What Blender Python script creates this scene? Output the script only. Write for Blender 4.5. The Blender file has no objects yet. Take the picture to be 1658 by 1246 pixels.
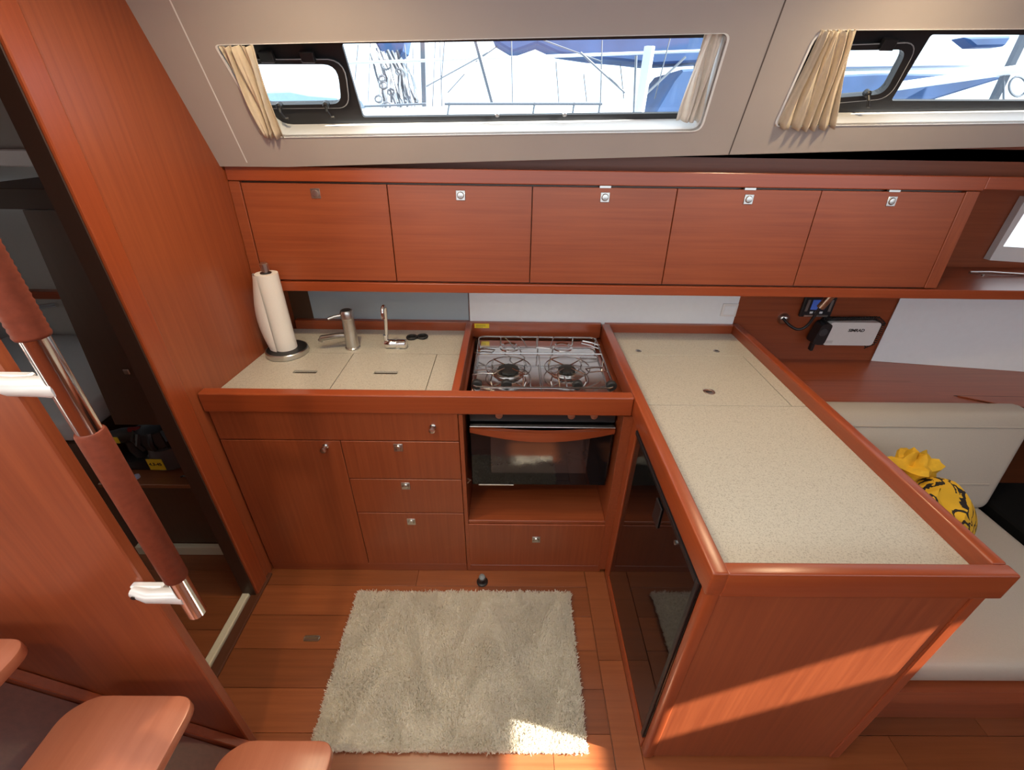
import bpy, bmesh, math, random
import numpy as np
from mathutils import Vector, Matrix
from mathutils.geometry import tessellate_polygon
random.seed(7); rng = np.random.default_rng(7)
scene = bpy.context.scene
C = scene.collection
# ------------------------------------------------------------------ camera
CAM = (-0.4325, -1.2473, 1.7084); PITCH, YAW, ROLL, FPX = 0.5397, 0.0089, 0.0151, 714.14
_f = Vector((math.sin(YAW)*math.cos(PITCH), math.cos(YAW)*math.cos(PITCH), -math.sin(PITCH)))
_r = _f.cross(Vector((0, 0, 1))).normalized(); _u = _r.cross(_f)
_c, _s = math.cos(ROLL), math.sin(ROLL)
_r, _u = _c*_r + _s*_u, -_s*_r + _c*_u
cd = bpy.data.cameras.new('camera'); cam = bpy.data.objects.new('camera', cd); C.objects.link(cam)
cd.sensor_fit = 'HORIZONTAL'; cd.sensor_width = 36; cd.lens = FPX*36/1658; cd.clip_start = .02
M = Matrix((_r, _u, -_f)).transposed().to_4x4(); M.translation = Vector(CAM); cam.matrix_world = M
scene.camera = cam
# ------------------------------------------------------------------ sky, sun, exposure
w = bpy.data.worlds.new('sky'); scene.world = w; w.use_nodes = True
bg = w.node_tree.nodes['Background']; bg.inputs[0].default_value = (.86, .94, 1, 1); bg.inputs[1].default_value = 2.6
sd = bpy.data.lights.new('sun', 'SUN'); sd.energy = 30; sd.angle = .012; sd.color = (1, .93, .82)
so = bpy.data.objects.new('sun', sd); C.objects.link(so)
so.rotation_euler = Vector((1.39, -.32, 1.0)).to_track_quat('Z', 'Y').to_euler(); so.location = (4, -3, 5)
vs = scene.view_settings; vs.view_transform = 'Standard'; vs.look = 'None'; vs.gamma = 1; vs.use_curve_mapping = False
vs.exposure = 0.0

# ------------------------------------------------------------------ pixel rays (1658 x 1246)
def ray(p): return _f + _r*((p[0]-829)/FPX) - _u*((p[1]-623)/FPX)
def AX(p, ax, v):
    d = ray(p); t = (v-CAM[ax])/d[ax]; return Vector(CAM) + d*t
def PL(p, P0, N):
    d = ray(p); N = Vector(N); t = (Vector(P0)-Vector(CAM)).dot(N)/d.dot(N); return Vector(CAM) + d*t
# ------------------------------------------------------------------ materials
MATS = {}
def nodes_of(name):
    m = bpy.data.materials.new(name); m.use_nodes = True
    nt = m.node_tree; return m, nt, nt.nodes, nt.links, nt.nodes['Principled BSDF']
def plain(name, col, rough=.5, metal=0, spec=.5, noise=0, nscale=40, bump=0, emit=0, coat=0):
    if name in MATS: return MATS[name]
    m, nt, N, L, b = nodes_of(name)
    b.inputs['Base Color'].default_value = (*col, 1); b.inputs['Roughness'].default_value = rough
    b.inputs['Metallic'].default_value = metal; b.inputs['Specular IOR Level'].default_value = spec
    b.inputs['Coat Weight'].default_value = coat; b.inputs['Coat Roughness'].default_value = .12
    if emit:
        b.inputs['Emission Color'].default_value = (*col, 1); b.inputs['Emission Strength'].default_value = emit
    tc = N.new('ShaderNodeTexCoord'); nz = N.new('ShaderNodeTexNoise')
    nz.inputs['Scale'].default_value = nscale; nz.inputs['Detail'].default_value = 5
    L.new(tc.outputs['Object'], nz.inputs['Vector'])
    rp = N.new('ShaderNodeValToRGB'); k = noise if noise else .012
    rp.color_ramp.elements[0].position = .3; rp.color_ramp.elements[1].position = .7
    rp.color_ramp.elements[0].color = (*[max(0, c*(1-k)) for c in col], 1)
    rp.color_ramp.elements[1].color = (*[min(1, c*(1+k)) for c in col], 1)
    L.new(nz.outputs['Fac'], rp.inputs['Fac']); L.new(rp.outputs['Color'], b.inputs['Base Color'])
    if bump:
        bp = N.new('ShaderNodeBump'); bp.inputs['Strength'].default_value = bump; bp.inputs['Distance'].default_value = .002
        L.new(nz.outputs['Fac'], bp.inputs['Height']); L.new(bp.outputs['Normal'], b.inputs['Normal'])
    MATS[name] = m; return m
def wood(name, grain, c0, c1, rough=.40, fine=1.0, coat=.45):
    if name in MATS: return MATS[name]
    m, nt, N, L, b = nodes_of(name)
    tc = N.new('ShaderNodeTexCoord'); mp = N.new('ShaderNodeMapping')
    sc = [95*fine]*3; sc['xyz'.index(grain)] = 2.2
    mp.inputs['Scale'].default_value = sc
    L.new(tc.outputs['Object'], mp.inputs['Vector'])
    n1 = N.new('ShaderNodeTexNoise'); n1.inputs['Scale'].default_value = 1; n1.inputs['Detail'].default_value = 6; n1.inputs['Roughness'].default_value = .6
    L.new(mp.outputs['Vector'], n1.inputs['Vector'])
    n2 = N.new('ShaderNodeTexNoise'); n2.inputs['Scale'].default_value = 2.3; n2.inputs['Detail'].default_value = 2
    L.new(tc.outputs['Object'], n2.inputs['Vector'])
    mx = N.new('ShaderNodeMix'); mx.data_type = 'FLOAT'; mx.inputs[0].default_value = .35
    L.new(n1.outputs['Fac'], mx.inputs[2]); L.new(n2.outputs['Fac'], mx.inputs[3])
    oi = N.new('ShaderNodeObjectInfo')
    rp = N.new('ShaderNodeValToRGB'); rp.color_ramp.elements[0].position = .32; rp.color_ramp.elements[1].position = .68
    rp.color_ramp.elements[0].color = (*c0, 1); rp.color_ramp.elements[1].color = (*c1, 1)
    L.new(mx.outputs[0], rp.inputs['Fac'])
    L.new(rp.outputs['Color'], b.inputs['Base Color'])
    b.inputs['Roughness'].default_value = rough; b.inputs['Coat Weight'].default_value = coat; b.inputs['Coat Roughness'].default_value = .30
    bp = N.new('ShaderNodeBump'); bp.inputs['Strength'].default_value = .05; bp.inputs['Distance'].default_value = .001
    L.new(n1.outputs['Fac'], bp.inputs['Height']); L.new(bp.outputs['Normal'], b.inputs['Normal'])
    MATS[name] = m; return m
W0, W1 = (.235, .047, .014), (.355, .084, .026)
wv = wood('wood_vertical', 'z', W0, W1)
wh = wood('wood_horizontal', 'x', W0, W1)
wy = wood('wood_depth', 'y', W0, W1)
wsolid_x = wood('solid_wood_x', 'x', (.26, .046, .012), (.36, .074, .021), .3)
wsolid_y = wood('solid_wood_y', 'y', (.26, .046, .012), (.36, .074, .021), .3)
wsolid_z = wood('solid_wood_z', 'z', (.26, .046, .012), (.36, .074, .021), .3)
wtread = wood('tread_wood', 'y', (.42, .135, .068), (.52, .185, .098), .34, .5)
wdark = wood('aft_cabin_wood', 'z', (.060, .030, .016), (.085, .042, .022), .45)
planks = [wood('plank_%d' % i, 'x', tuple(c*k for c in (.205, .054, .015)), tuple(c*k for c in (.32, .094, .030)), .33, .6) for i, k in enumerate((.86, 1.0, 1.14))]
def counter_mat():
    m, nt, N, L, b = nodes_of('speckled_worktop')
    tc = N.new('ShaderNodeTexCoord'); a = N.new('ShaderNodeTexNoise'); a.inputs['Scale'].default_value = 330; a.inputs['Detail'].default_value = 3
    L.new(tc.outputs['Object'], a.inputs['Vector'])
    rp = N.new('ShaderNodeValToRGB'); e = rp.color_ramp.elements
    e[0].position = .34; e[0].color = (.36, .33, .27, 1); e[1].position = .46; e[1].color = (.50, .465, .39, 1)
    q = e.new(.66); q.color = (.545, .51, .43, 1)
    L.new(a.outputs['Fac'], rp.inputs['Fac']); L.new(rp.outputs['Color'], b.inputs['Base Color'])
    b.inputs['Roughness'].default_value = .38
    MATS['counter'] = m; return m
mcounter = counter_mat()
mwhite = plain('white_liner', (.435, .385, .36), .55, noise=.02, nscale=8)
mwindow_trim = plain('white_window_trim', (.80, .80, .80), .4)
mpanelw = plain('white_panel', (.84, .88, .92), .4)
mgreyp = plain('grey_panel', (.36, .44, .50), .35)
mchrome = plain('chrome', (.82, .82, .82), .12, 1)
msteel = plain('brushed_steel', (.62, .61, .59), .28, 1)
mblack = plain('black_plastic', (.015, .015, .017), .4)
mrubber = plain('black_rubber', (.012, .012, .012), .55)
mglassblack = plain('black_glass', (.004, .004, .005), .035, spec=.45)
mdarkin = plain('dark_interior', (.02, .014, .012), .6)
mcream = plain('cream_paint', (.70, .64, .47), .45)
mleather = plain('brown_leather', (.17, .036, .017), .55, spec=.25, noise=.12, nscale=90, bump=.3)
mvinyl = plain('cream_leatherette', (.43, .385, .33), .42, noise=.03, nscale=300, bump=.12)
mcurtain = plain('cream_curtain', (.66, .56, .42), .8, noise=.06, nscale=60)
mcurtain2 = plain('pale_curtain', (.78, .72, .63), .8, noise=.05, nscale=60)
mpaper = plain('white_paper', (.80, .76, .71), .85, bump=.2, nscale=220)
mrug = plain('cream_rug', (.93, .89, .80), .95, noise=.04, nscale=9)
malu = plain('white_cast_metal', (.78, .78, .78), .3, .3)
myellow = plain('yellow_label', (.85, .62, .03), .5)
mbluecanvas = plain('blue_canvas', (.022, .065, .17), .8, noise=.2, nscale=3)
mgel = plain('white_gelcoat', (.50, .54, .58), .35)
mmast = plain('mast_metal', (.11, .13, .16), .5)
mrope = plain('grey_rope', (.10, .11, .13), .8, noise=.6, nscale=14)
msea = plain('harbour_water', (.05, .09, .11), .15, noise=.3, nscale=2)
def rug_fix(m):
    N, L = m.node_tree.nodes, m.node_tree.links; b = N['Principled BSDF']; t = N.new('ShaderNodeBsdfTranslucent'); t.inputs[0].default_value = (.96, .93, .86, 1)
    mx = N.new('ShaderNodeMixShader'); mx.inputs[0].default_value = .45
    L.new(b.outputs[0], mx.inputs[1]); L.new(t.outputs[0], mx.inputs[2]); L.new(mx.outputs[0], N['Material Output'].inputs[0])
rug_fix(mrug)
def glass_mat(name='clear_glass', tint=(.93, .97, 1)):
    m, nt, N, L, b = nodes_of(name); N.remove(b)
    t = N.new('ShaderNodeBsdfTransparent'); t.inputs[0].default_value = (*tint, 1)
    g = N.new('ShaderNodeBsdfGlossy'); g.inputs['Roughness'].default_value = .03
    mx = N.new('ShaderNodeMixShader'); mx.inputs[0].default_value = .05
    L.new(t.outputs[0], mx.inputs[1]); L.new(g.outputs[0], mx.inputs[2]); L.new(mx.outputs[0], N['Material Output'].inputs[0])
    return m
mglass = glass_mat()
def bag_mat():
    m, nt, N, L, b = nodes_of('yellow_printed_fabric')
    tc = N.new('ShaderNodeTexCoord'); a = N.new('ShaderNodeTexNoise'); a.inputs['Scale'].default_value = 11; a.inputs['Detail'].default_value = 2.5
    a.inputs['Distortion'].default_value = 1.2
    L.new(tc.outputs['Object'], a.inputs['Vector'])
    rp = N.new('ShaderNodeValToRGB'); e = rp.color_ramp.elements; rp.color_ramp.interpolation = 'CONSTANT'
    e[0].color = (.72, .42, .02, 1); e[0].position = 0; e[1].position = .485; e[1].color = (.012, .01, .01, 1)
    q = e.new(.565); q.color = (.74, .43, .02, 1)
    L.new(a.outputs['Fac'], rp.inputs['Fac']); L.new(rp.outputs['Color'], b.inputs['Base Color']); b.inputs['Roughness'].default_value = .8
    return m
mbag = bag_mat()

# ------------------------------------------------------------------ mesh helpers
class MB:
    def __init__(s): s.v = []; s.f = []
    def add(s, v, f):
        o = len(s.v); s.v += [tuple(p) for p in v]; s.f += [tuple(i+o for i in q) for q in f]; return s
    def bm(s, bm):
        bm.verts.index_update(); o = len(s.v)
        s.v += [tuple(v.co) for v in bm.verts]; s.f += [tuple(v.index+o for v in q.verts) for q in bm.faces]; bm.free(); return s
    def box(s, x0, x1, y0, y1, z0, z1, bev=.002, seg=1):
        c = [(x, y, z) for z in (z0, z1) for y in (y0, y1) for x in (x0, x1)]
        return s.hexa(c, bev, seg)
    def hexa(s, c, bev=.002, seg=1):   # corners: index = x + 2*y + 4*z
        bm = bmesh.new(); vs = [bm.verts.new(p) for p in c]
        for q in ((0, 2, 3, 1), (4, 5, 7, 6), (0, 1, 5, 4), (2, 6, 7, 3), (0, 4, 6, 2), (1, 3, 7, 5)):
            bm.faces.new([vs[i] for i in q])
        if bev: bmesh.ops.bevel(bm, geom=bm.edges[:], offset=bev, segments=seg, affect='EDGES', profile=.5)
        bmesh.ops.recalc_face_normals(bm, faces=bm.faces[:])
        return s.bm(bm)
    def prism(s, pts, vec, bev=0, seg=2):
        bm = bmesh.new(); vec = Vector(vec)
        a = [bm.verts.new(p) for p in pts]; b = [bm.verts.new(Vector(p)+vec) for p in pts]; n = len(pts)
        bm.faces.new(a[::-1]); bm.faces.new(b)
        for i in range(n): bm.faces.new((a[i], a[(i+1) % n], b[(i+1) % n], b[i]))
        bmesh.ops.recalc_face_normals(bm, faces=bm.faces[:])
        if bev:
            ed = [e for e in bm.edges if len(e.link_faces) == 2 and e.calc_face_angle(0) > .9]
            bmesh.ops.bevel(bm, geom=ed, offset=bev, segments=seg, affect='EDGES', profile=.5)
        return s.bm(bm)
    def holed(s, outer, holes, fr, off, th):   # 2D outlines in frame fr=(O,ex,es,n); thick slab between off and off+th
        O, ex, es, n = fr; loops = [outer]+holes
        flat = [p for l in loops for p in l]
        tri = tessellate_polygon([[Vector((p[0], p[1], 0)) for p in l] for l in loops])
        k = len(flat); P = lambda p, h: O+ex*p[0]+es*p[1]+n*h
        v = [P(p, off) for p in flat]+[P(p, off+th) for p in flat]; f = []
        for t in tri: f.append(tuple(t)); f.append(tuple(i+k for i in reversed(t)))
        o = 0
        for l in loops:
            m = len(l)
            for i in range(m): a, b = o+i, o+(i+1) % m; f.append((a, b, b+k, a+k))
            o += m
        bm = bmesh.new(); vs = [bm.verts.new(p) for p in v]
        for q in f:
            try: bm.faces.new([vs[i] for i in q])
            except ValueError: pass
        bmesh.ops.recalc_face_normals(bm, faces=bm.faces[:]); return s.bm(bm)
    def tube(s, path, r, n=10, cap=True, closed=False):
        path = [Vector(p) for p in path]; rs = r if isinstance(r, (list, tuple)) else [r]*len(path)
        rings = []; up = None; m = len(path)
        for i, p in enumerate(path):
            if closed: t = path[(i+1) % m]-path[i-1]
            else: t = path[min(i+1, m-1)]-path[max(i-1, 0)]
            t.normalize()
            if up is None: up = t.orthogonal().normalized()
            up = (up - t*up.dot(t)).normalized(); b = t.cross(up)
            rings.append([p+(up*math.cos(2*math.pi*k/n)+b*math.sin(2*math.pi*k/n))*rs[i] for k in range(n)])
        v = [q for rg in rings for q in rg]; f = []
        for i in range(m if closed else m-1):
            j = (i+1) % m
            for k in range(n): f.append((i*n+k, i*n+(k+1) % n, j*n+(k+1) % n, j*n+k))
        if cap and not closed: f.append(tuple(range(n))[::-1]); f.append(tuple((m-1)*n+k for k in range(n)))
        return s.add(v, f)
    def lathe(s, prof, O, axis=(0, 0, 1), n=24):   # prof: (radius, height)
        ax = Vector(axis).normalized(); a = ax.orthogonal().normalized(); b = ax.cross(a); O = Vector(O)
        v = [O+ax*h+(a*math.cos(2*math.pi*k/n)+b*math.sin(2*math.pi*k/n))*max(r, 1e-5) for r, h in prof for k in range(n)]; f = []
        for i in range(len(prof)-1):
            for k in range(n): f.append((i*n+k, i*n+(k+1) % n, (i+1)*n+(k+1) % n, (i+1)*n+k))
        f.append(tuple(range(n))[::-1]); f.append(tuple((len(prof)-1)*n+k for k in range(n)))
        return s.add(v, f)
    def grid(s, fn, nu, nv):
        v = [fn(i/(nu-1), j/(nv-1)) for j in range(nv) for i in range(nu)]
        f = [(j*nu+i, j*nu+i+1, (j+1)*nu+i+1, (j+1)*nu+i) for j in range(nv-1) for i in range(nu-1)]
        return s.add(v, f)
    def build(s, name, mat, parent=None, smooth=False):
        me = bpy.data.meshes.new(name); me.from_pydata(s.v, [], s.f); me.update()
        if smooth:
            me.shade_smooth()
            try: me.set_sharp_from_angle(angle=math.radians(smooth if smooth is not True else 40))
            except Exception: pass
        me.materials.append(mat)
        o = bpy.data.objects.new(name, me); C.objects.link(o)
        if parent is not None: attach(o, parent)
        return o
WPOS = {}
def attach(o, p):
    o.parent = p; o.matrix_parent_inverse = Matrix.Translation(-WPOS.get(p.name, Vector((0, 0, 0))))
def tag(o, label, cat, group=None):
    o['label'] = label; o['category'] = cat
    if group: o['group'] = group
    return o
def thing(name, loc, label, cat, group=None):
    o = bpy.data.objects.new(name, None); C.objects.link(o); o.location = loc; o.empty_display_size = .05
    WPOS[o.name] = Vector(loc); return tag(o, label, cat, group)
def struct(o): o['kind'] = 'structure'; return o
def box(name, mat, parent, *a, **k): return MB().box(*a, **k).build(name, mat, parent)
def rounded(pts, r, n=5):
    out = []; m = len(pts)
    for i in range(m):
        p = Vector(pts[i]); a = Vector(pts[i-1])-p; b = Vector(pts[(i+1) % m])-p
        rr = r[i] if isinstance(r, (list, tuple)) else r
        if rr <= 0: out.append(tuple(p)); continue
        d = min(rr, a.length*.45, b.length*.45); A = p+a.normalized()*d; B = p+b.normalized()*d
        for k in range(n+1):
            t = k/n; q = A*(1-t)**2+p*2*t*(1-t)+B*t*t; out.append(tuple(q))
    return out
def text_mesh(name, body, size, mat, parent, O, ex, ey, depth=.0006, xs=1.0, bold=.0, shear=0):
    cu = bpy.data.curves.new(name, 'FONT'); cu.body = body; cu.size = size; cu.extrude = depth; cu.offset = bold; cu.align_x = 'CENTER'; cu.align_y = 'CENTER'; cu.shear = shear
    t = bpy.data.objects.new(name+'_tmp', cu); C.objects.link(t); bpy.context.view_layer.update()
    me = bpy.data.meshes.new_from_object(t.evaluated_get(bpy.context.evaluated_depsgraph_get()))
    bpy.data.objects.remove(t); bpy.data.curves.remove(cu)
    ex = Vector(ex).normalized(); ey = Vector(ey).normalized(); ez = ex.cross(ey)
    m = Matrix((ex*xs, ey, ez)).transposed().to_4x4(); m.translation = Vector(O); me.transform(m)
    me.materials.clear(); me.materials.append(mat)
    o = bpy.data.objects.new(name, me); C.objects.link(o); attach(o, parent); return o
X, Y, Z = Vector((1, 0, 0)), Vector((0, 1, 0)), Vector((0, 0, 1))

# ================================================================== THE SETTING
# floor: base slab and separate sole boards
floor = struct(box('floor', planks[0], None, -3.2, 3.5, -2.4, 1.0, -.05, -.006, bev=0))
def board(x0, x1, y0, y1, k):
    return MB().box(x0+.0007, x1-.0007, y0+.0007, y1-.0007, -.02, 0, .0006).build('plank', planks[k], floor)
rowsy = [0.06-.132*i for i in range(10)]
for i in range(9):
    y1, y0 = rowsy[i], rowsy[i+1]
    xs = [-1.47, -1.47+.35+.43*((i*5) % 3), -.09]
    xs = [-1.47] + [-.62+.27*((i*7) % 3)-.2] + [-.09]
    for a, b in zip(xs[:-1], xs[1:]): board(a, b, y0, y1, (i*2+int(a > -1)) % 3)
    if y1 < -.3:
        xs = [0.0, .62+.1*(i % 3), 1.15+.2*(i % 2), 2.2]
        for a, b in zip(xs[:-1], xs[1:]): board(a, b, y0, y1, (i+int(a*3)) % 3)
for i in range(3):
    board(-.088, 0, .06-.43*(i+1), .06-.43*i, (i+1) % 3)
for i in range(6): board(-2.6, -1.51, .13-.132*(i+1), .13-.132*i, i % 2)
# aft partition with the door post
def partx(y): return -1.465+.075*y
_po = [(-.10, 0), (.99, 0), (.99, 1.50), (.50, 1.56), (.28, 2.12), (-.10, 2.12)]
pt = struct(MB().prism([(partx(y), y, z) for y, z in _po], X*-.035).build('wall_aft', wv))
MB().box(-1.512, -1.462, -.1225, -.045, 0, 2.12, .006, 2).build('door_post', wsolid_z, pt)
MB().box(-1.522, -1.469, -.127, -.1225, 0, 2.12, .001).build('door_rebate', plain('rebate_wood', (.05, .022, .012), .5), pt)
# door sill between galley and aft cabin
sill = struct(box('trim_1', wood('sill_wood', 'y', (.09, .03, .013), (.13, .042, .018), .35), None, -1.492, -1.452, -.62, -.02, 0, .012, bev=.003))
st2 = struct(box('trim_2', mcream, None, -1.524, -1.494, -.62, -.03, 0, .022, bev=.004))
# head liner panel with window openings (leans inboard towards its top)
RP0 = Vector((0, .44, 1.56)); NO = Vector((0, .914, .4058)).normalized(); ES = Vector((0, -.4058, .914)).normalized()
FR = (RP0, X, ES, NO)
def rp(p, off=0):
    q = PL(p, RP0+NO*off, NO)-RP0-NO*off; return (q.dot(X), q.dot(ES))
def P3(q, off): return RP0+X*q[0]+ES*q[1]+NO*off
outl = [(-1.48, 0.0), (-1.20, .002), (1.30, .108), (2.6, .16), (2.6, .62), (-1.48, .62)]
w1 = rounded([rp((350, 73)), rp((438, 222)), rp((1133, 212)), rp((1180, 54))], [.012, .05, .03, .02])
w2q = [rp((1325, 49)), rp((1255, 204)), rp((1658, 192)), rp((1658, 44))]
w2q[2] = (2.35, w2q[2][1]+.02); w2q[3] = (2.25, w2q[3][1]+.02)
w2 = rounded(w2q, [.035, .02, .03, .03])
lin = struct(MB().holed(outl, [w1, w2], FR, 0, .014).build('wall_headliner', mwhite))
for nm, pts, mat in (('seam_bead', ((275, 0), (400, 263)), mwindow_trim), ('seam', ((1272, 0), (1180, 250)), plain('seam_shadow_gap', (.10, .08, .07), .8))):
    a, b = [Vector((*rp(p), 0)) for p in pts]; d = (b-a); a = a-d*.35; nrm = Vector((-d.y, d.x, 0)).normalized()*.0017
    MB().prism([P3((a+nrm).xy, -.0012), P3((b+nrm).xy, -.0012), P3((b-nrm).xy, -.0012), P3((a-nrm).xy, -.0012)], NO*.003).build(nm, mat, lin)
def win(name, cut, pane_main, port, rev=.085):
    root = bpy.data.objects.new(name, None); C.objects.link(root); WPOS[name] = P3(cut[0], 0); root.location = WPOS[name]; struct(root)
    n = len(cut); ctr = Vector((sum(p[0] for p in cut)/n, sum(p[1] for p in cut)/n))
    big = [tuple(ctr+(Vector(p)-ctr)*1.0) for p in cut]
    # reveal (sides of the opening) and its bright lip
    m = MB(); v = [P3(p, -.003) for p in cut]+[P3(p, rev) for p in big]
    v2 = [P3(tuple(Vector(p)+(Vector(p)-ctr).normalized()*.006), -.003) for p in cut]+[P3(tuple(Vector(p)+(Vector(p)-ctr).normalized()*.006), rev) for p in big]
    f = []
    for i in range(n):
        j = (i+1) % n
        f += [(i, j, j+n, i+n), (i+2*n, i+3*n, j+3*n, j+2*n), (i, i+2*n, j+2*n, j), (i+n, j+n, j+3*n, i+3*n)]
    m.add(v+v2, f).build('reveal', mwindow_trim, root)
    # black frame with pane openings
    mn = [min(p[k] for p in cut)-.03 for k in (0, 1)]; mxx = [max(p[k] for p in cut)+.03 for k in (0, 1)]
    outer = [(mn[0], mn[1]), (mxx[0], mn[1]), (mxx[0], mxx[1]), (mn[0], mxx[1])]
    MB().holed(outer, [pane_main, port], FR, rev, .012).build('window_frame', mblack, root)
    MB().holed(pane_main, [], FR, rev+.006, .004).build('pane', mglass, root)
    # opening portlight: raised rim, pane
    c2 = Vector((sum(p[0] for p in port)/len(port), sum(p[1] for p in port)/len(port)))
    sc = lambda k: [tuple(c2+(Vector(p)-c2)*k) for p in port]
    pl = MB().holed([tuple(Vector(p)+(Vector(p)-c2).normalized()*.022) for p in port], [port], FR, rev-.016, .016).build('portlight_rim', mblack, root)
    MB().tube([P3(tuple(Vector(p)+(Vector(p)-c2).normalized()*.024), rev-.014) for p in port], .0016, 6, closed=True).build('gasket', plain('grey_gasket', (.35, .35, .36), .5), pl)
    MB().holed(port, [], FR, rev+.002, .004).build('pane', mglass, pl)
    return root, pl
g1 = rounded([rp((553, 71), .085), rp((588, 190), .085), rp((1112, 183), .085), rp((1150, 61), .085)], .008)
p1 = rounded([rp((404, 104), .07), rp((428, 170), .07), rp((553, 168), .07), rp((546, 104), .07)], [.02, .02, .03, .045])
W1o, W1p = win('window_1', w1, g1, p1)
a = rp((1508, 56), .085); b = rp((1443, 163), .085)
g2 = rounded([a, b, (2.3, b[1]+.02), (2.25, a[1]+.015)], .008)
p2 = rounded([rp((1345, 82), .07), rp((1330, 160), .07), rp((1432, 152), .07), rp((1470, 80), .07)], [.02, .02, .03, .03])
W2o, W2p = win('window_2', w2, g2, p2)
def portbits(par, hinges, levers):
    for px in hinges:
        q = rp(px, .062); o = P3(q, .062)
        MB().hexa([o+X*(sx*.02)+ES*(ss*.014)+NO*(k*.018) for ss in (-1, 1) for k in (-.4, .6) for sx in (-1, 1)], .002).build('hinge', mblack, par)
    for px in levers:
        q = rp(px, .062); o = P3(q, .055)
        MB().lathe([(.006, -.005), (.010, 0), (.010, .016), (.006, .02)], o+ES*.012, NO, 12).build('latch_boss', mblack, par)
        MB().tube([o+ES*.012, o+X*.004-NO*.012, o+X*.012-ES*.016-NO*.012, o+X*.022-ES*.018-NO*.01], .0042, 8).build('latch_lever', mblack, par)
portbits(W1p, [(432, 92), (498, 92)], [(455, 178), (530, 176)])
portbits(W2p, [(1438, 72)], [(1400, 158)])
for px in ((805, 184), (914, 183)):
    MB().lathe([(.007, 0), (.009, .006), (.005, .014)], P3(rp(px, .08), .08), -NO, 12).build('catch', msteel, W1o)
# the dark recess above the lockers
rec = struct(MB().hexa([(-1.46, .47, 1.535), (2.6, .47, 1.535), (-1.46, .62, 1.535), (2.6, .62, 1.535), (-1.46, .47, 1.55), (2.6, .47, 1.55), (-1.46, .62, 1.55), (2.6, .62, 1.55)], 0).build('trim_3', wh))
MB().hexa([(-1.46, .60, 1.55), (2.6, .60, 1.55), (-1.46, .63, 1.55), (2.6, .63, 1.55), (-1.46, .60, 1.645), (2.6, .60, 1.735), (-1.46, .63, 1.645), (2.6, .63, 1.735)], 0).build('recess_back', wh, rec)
MB().hexa([(-1.46, .425, 1.625), (2.6, .38, 1.725), (-1.46, .63, 1.635), (2.6, .63, 1.735), (-1.46, .425, 1.635), (2.6, .38, 1.735), (-1.46, .63, 1.645), (2.6, .63, 1.745)], 0).build('recess_top', wh, rec)
# ceiling with companionway opening and deck hatch
TOPQ = P3((0, .61), 0)
cfr = (Vector((0, 0, TOPQ.z)), X, Y, Z)
ceil = struct(MB().holed([(-3.2, TOPQ.y+.05), (3.5, TOPQ.y+.05), (3.5, -2.4), (-3.2, -2.4)],
    [[(-2.5, -.72), (-1.25, -.72), (-1.25, -1.55), (-2.5, -1.55)], [(2.52, -.92), (2.86, -.92), (2.86, -1.5), (2.52, -1.5)],
     [(-1.08, -.30), (.12, -.30), (.12, -1.1), (-1.08, -1.1)]], cfr, 0, .04).build('ceiling', mwhite))
def frosted():
    m, nt, N, L, b = nodes_of('frosted_light_diffuser'); N.remove(b)
    t = N.new('ShaderNodeBsdfTranslucent'); t.inputs[0].default_value = (.36, .385, .415, 1); L.new(t.outputs[0], N['Material Output'].inputs[0]); return m
MB().add([(-1.08, -1.1, TOPQ.z+.02), (.12, -1.1, TOPQ.z+.02), (.12, -.30, TOPQ.z+.02), (-1.08, -.30, TOPQ.z+.02)], [(0, 1, 2, 3)]).build('light_diffuser_pane', frosted(), ceil)  # unseen diffuser pane, added for soft top light on worktops and floor
struct(box('ceiling_aft_cabin', mwhite, None, -3.2, -1.475, .2, 1.04, TOPQ.z, TOPQ.z+.04, bev=0))
struct(box('wall_sun_block', mgel, None, -1.54, -1.515, .30, 1.04, 1.50, TOPQ.z+.04, bev=0))  # added wall, only there to keep the sun out of the aft cabin
struct(box('trim_5', mgel, None, -1.47, 3.46, .60, 1.04, 1.60, 1.64, bev=0))
# warm LED downlights in the head liner
def downlight(x, y, power, label):
    t = thing('ceiling_downlight', (x, y, TOPQ.z), label, 'lamp', 'ceiling downlights')
    MB().lathe([(.045, 0), (.045, -.006), (.036, -.010), (.034, -.004)], (x, y, TOPQ.z), Z, 28).build('bezel', msteel, t, 40)
    MB().lathe([(.034, -.004), (.034, -.005), (.001, -.006)], (x, y, TOPQ.z), Z, 24).build('lens', plain('warm_led_lens', (1, .82, .58), .4, emit=3), t)
    ld = bpy.data.lights.new('led', 'AREA'); ld.shape = 'DISK'; ld.size = .066; ld.energy = power; ld.color = (1, .76, .46); ld.spread = math.radians(165)
    lo = bpy.data.objects.new('led', ld); C.objects.link(lo); lo.location = (x, y, TOPQ.z-.012); attach(lo, t)
downlight(-.95, -.16, 7.5, 'round warm ceiling downlight over the sink worktop')
downlight(.62, -.06, 5.5, 'round warm ceiling downlight over the peninsula')
downlight(-1.1, -1.35, 7.5, 'round warm ceiling downlight beside the companionway opening')
# hull side, forward bulkhead, opposite side, aft end
struct(box('wall_hull', mdarkin, None, -3.2, 3.5, 1.0, 1.04, -.05, 1.62, bev=0))
struct(box('wall_forward', wv, None, 3.46, 3.5, -2.4, 1.0, 0, TOPQ.z, bev=0))
struct(box('wall_opposite', wv, None, -3.2, 3.5, -2.44, -2.4, 0, 1.42, bev=0))
struct(box('wall_stern', plain('aft_grey_wall', (.45, .45, .44), .6), None, -3.24, -3.2, -2.4, 1.0, 0, TOPQ.z, bev=0))
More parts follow.
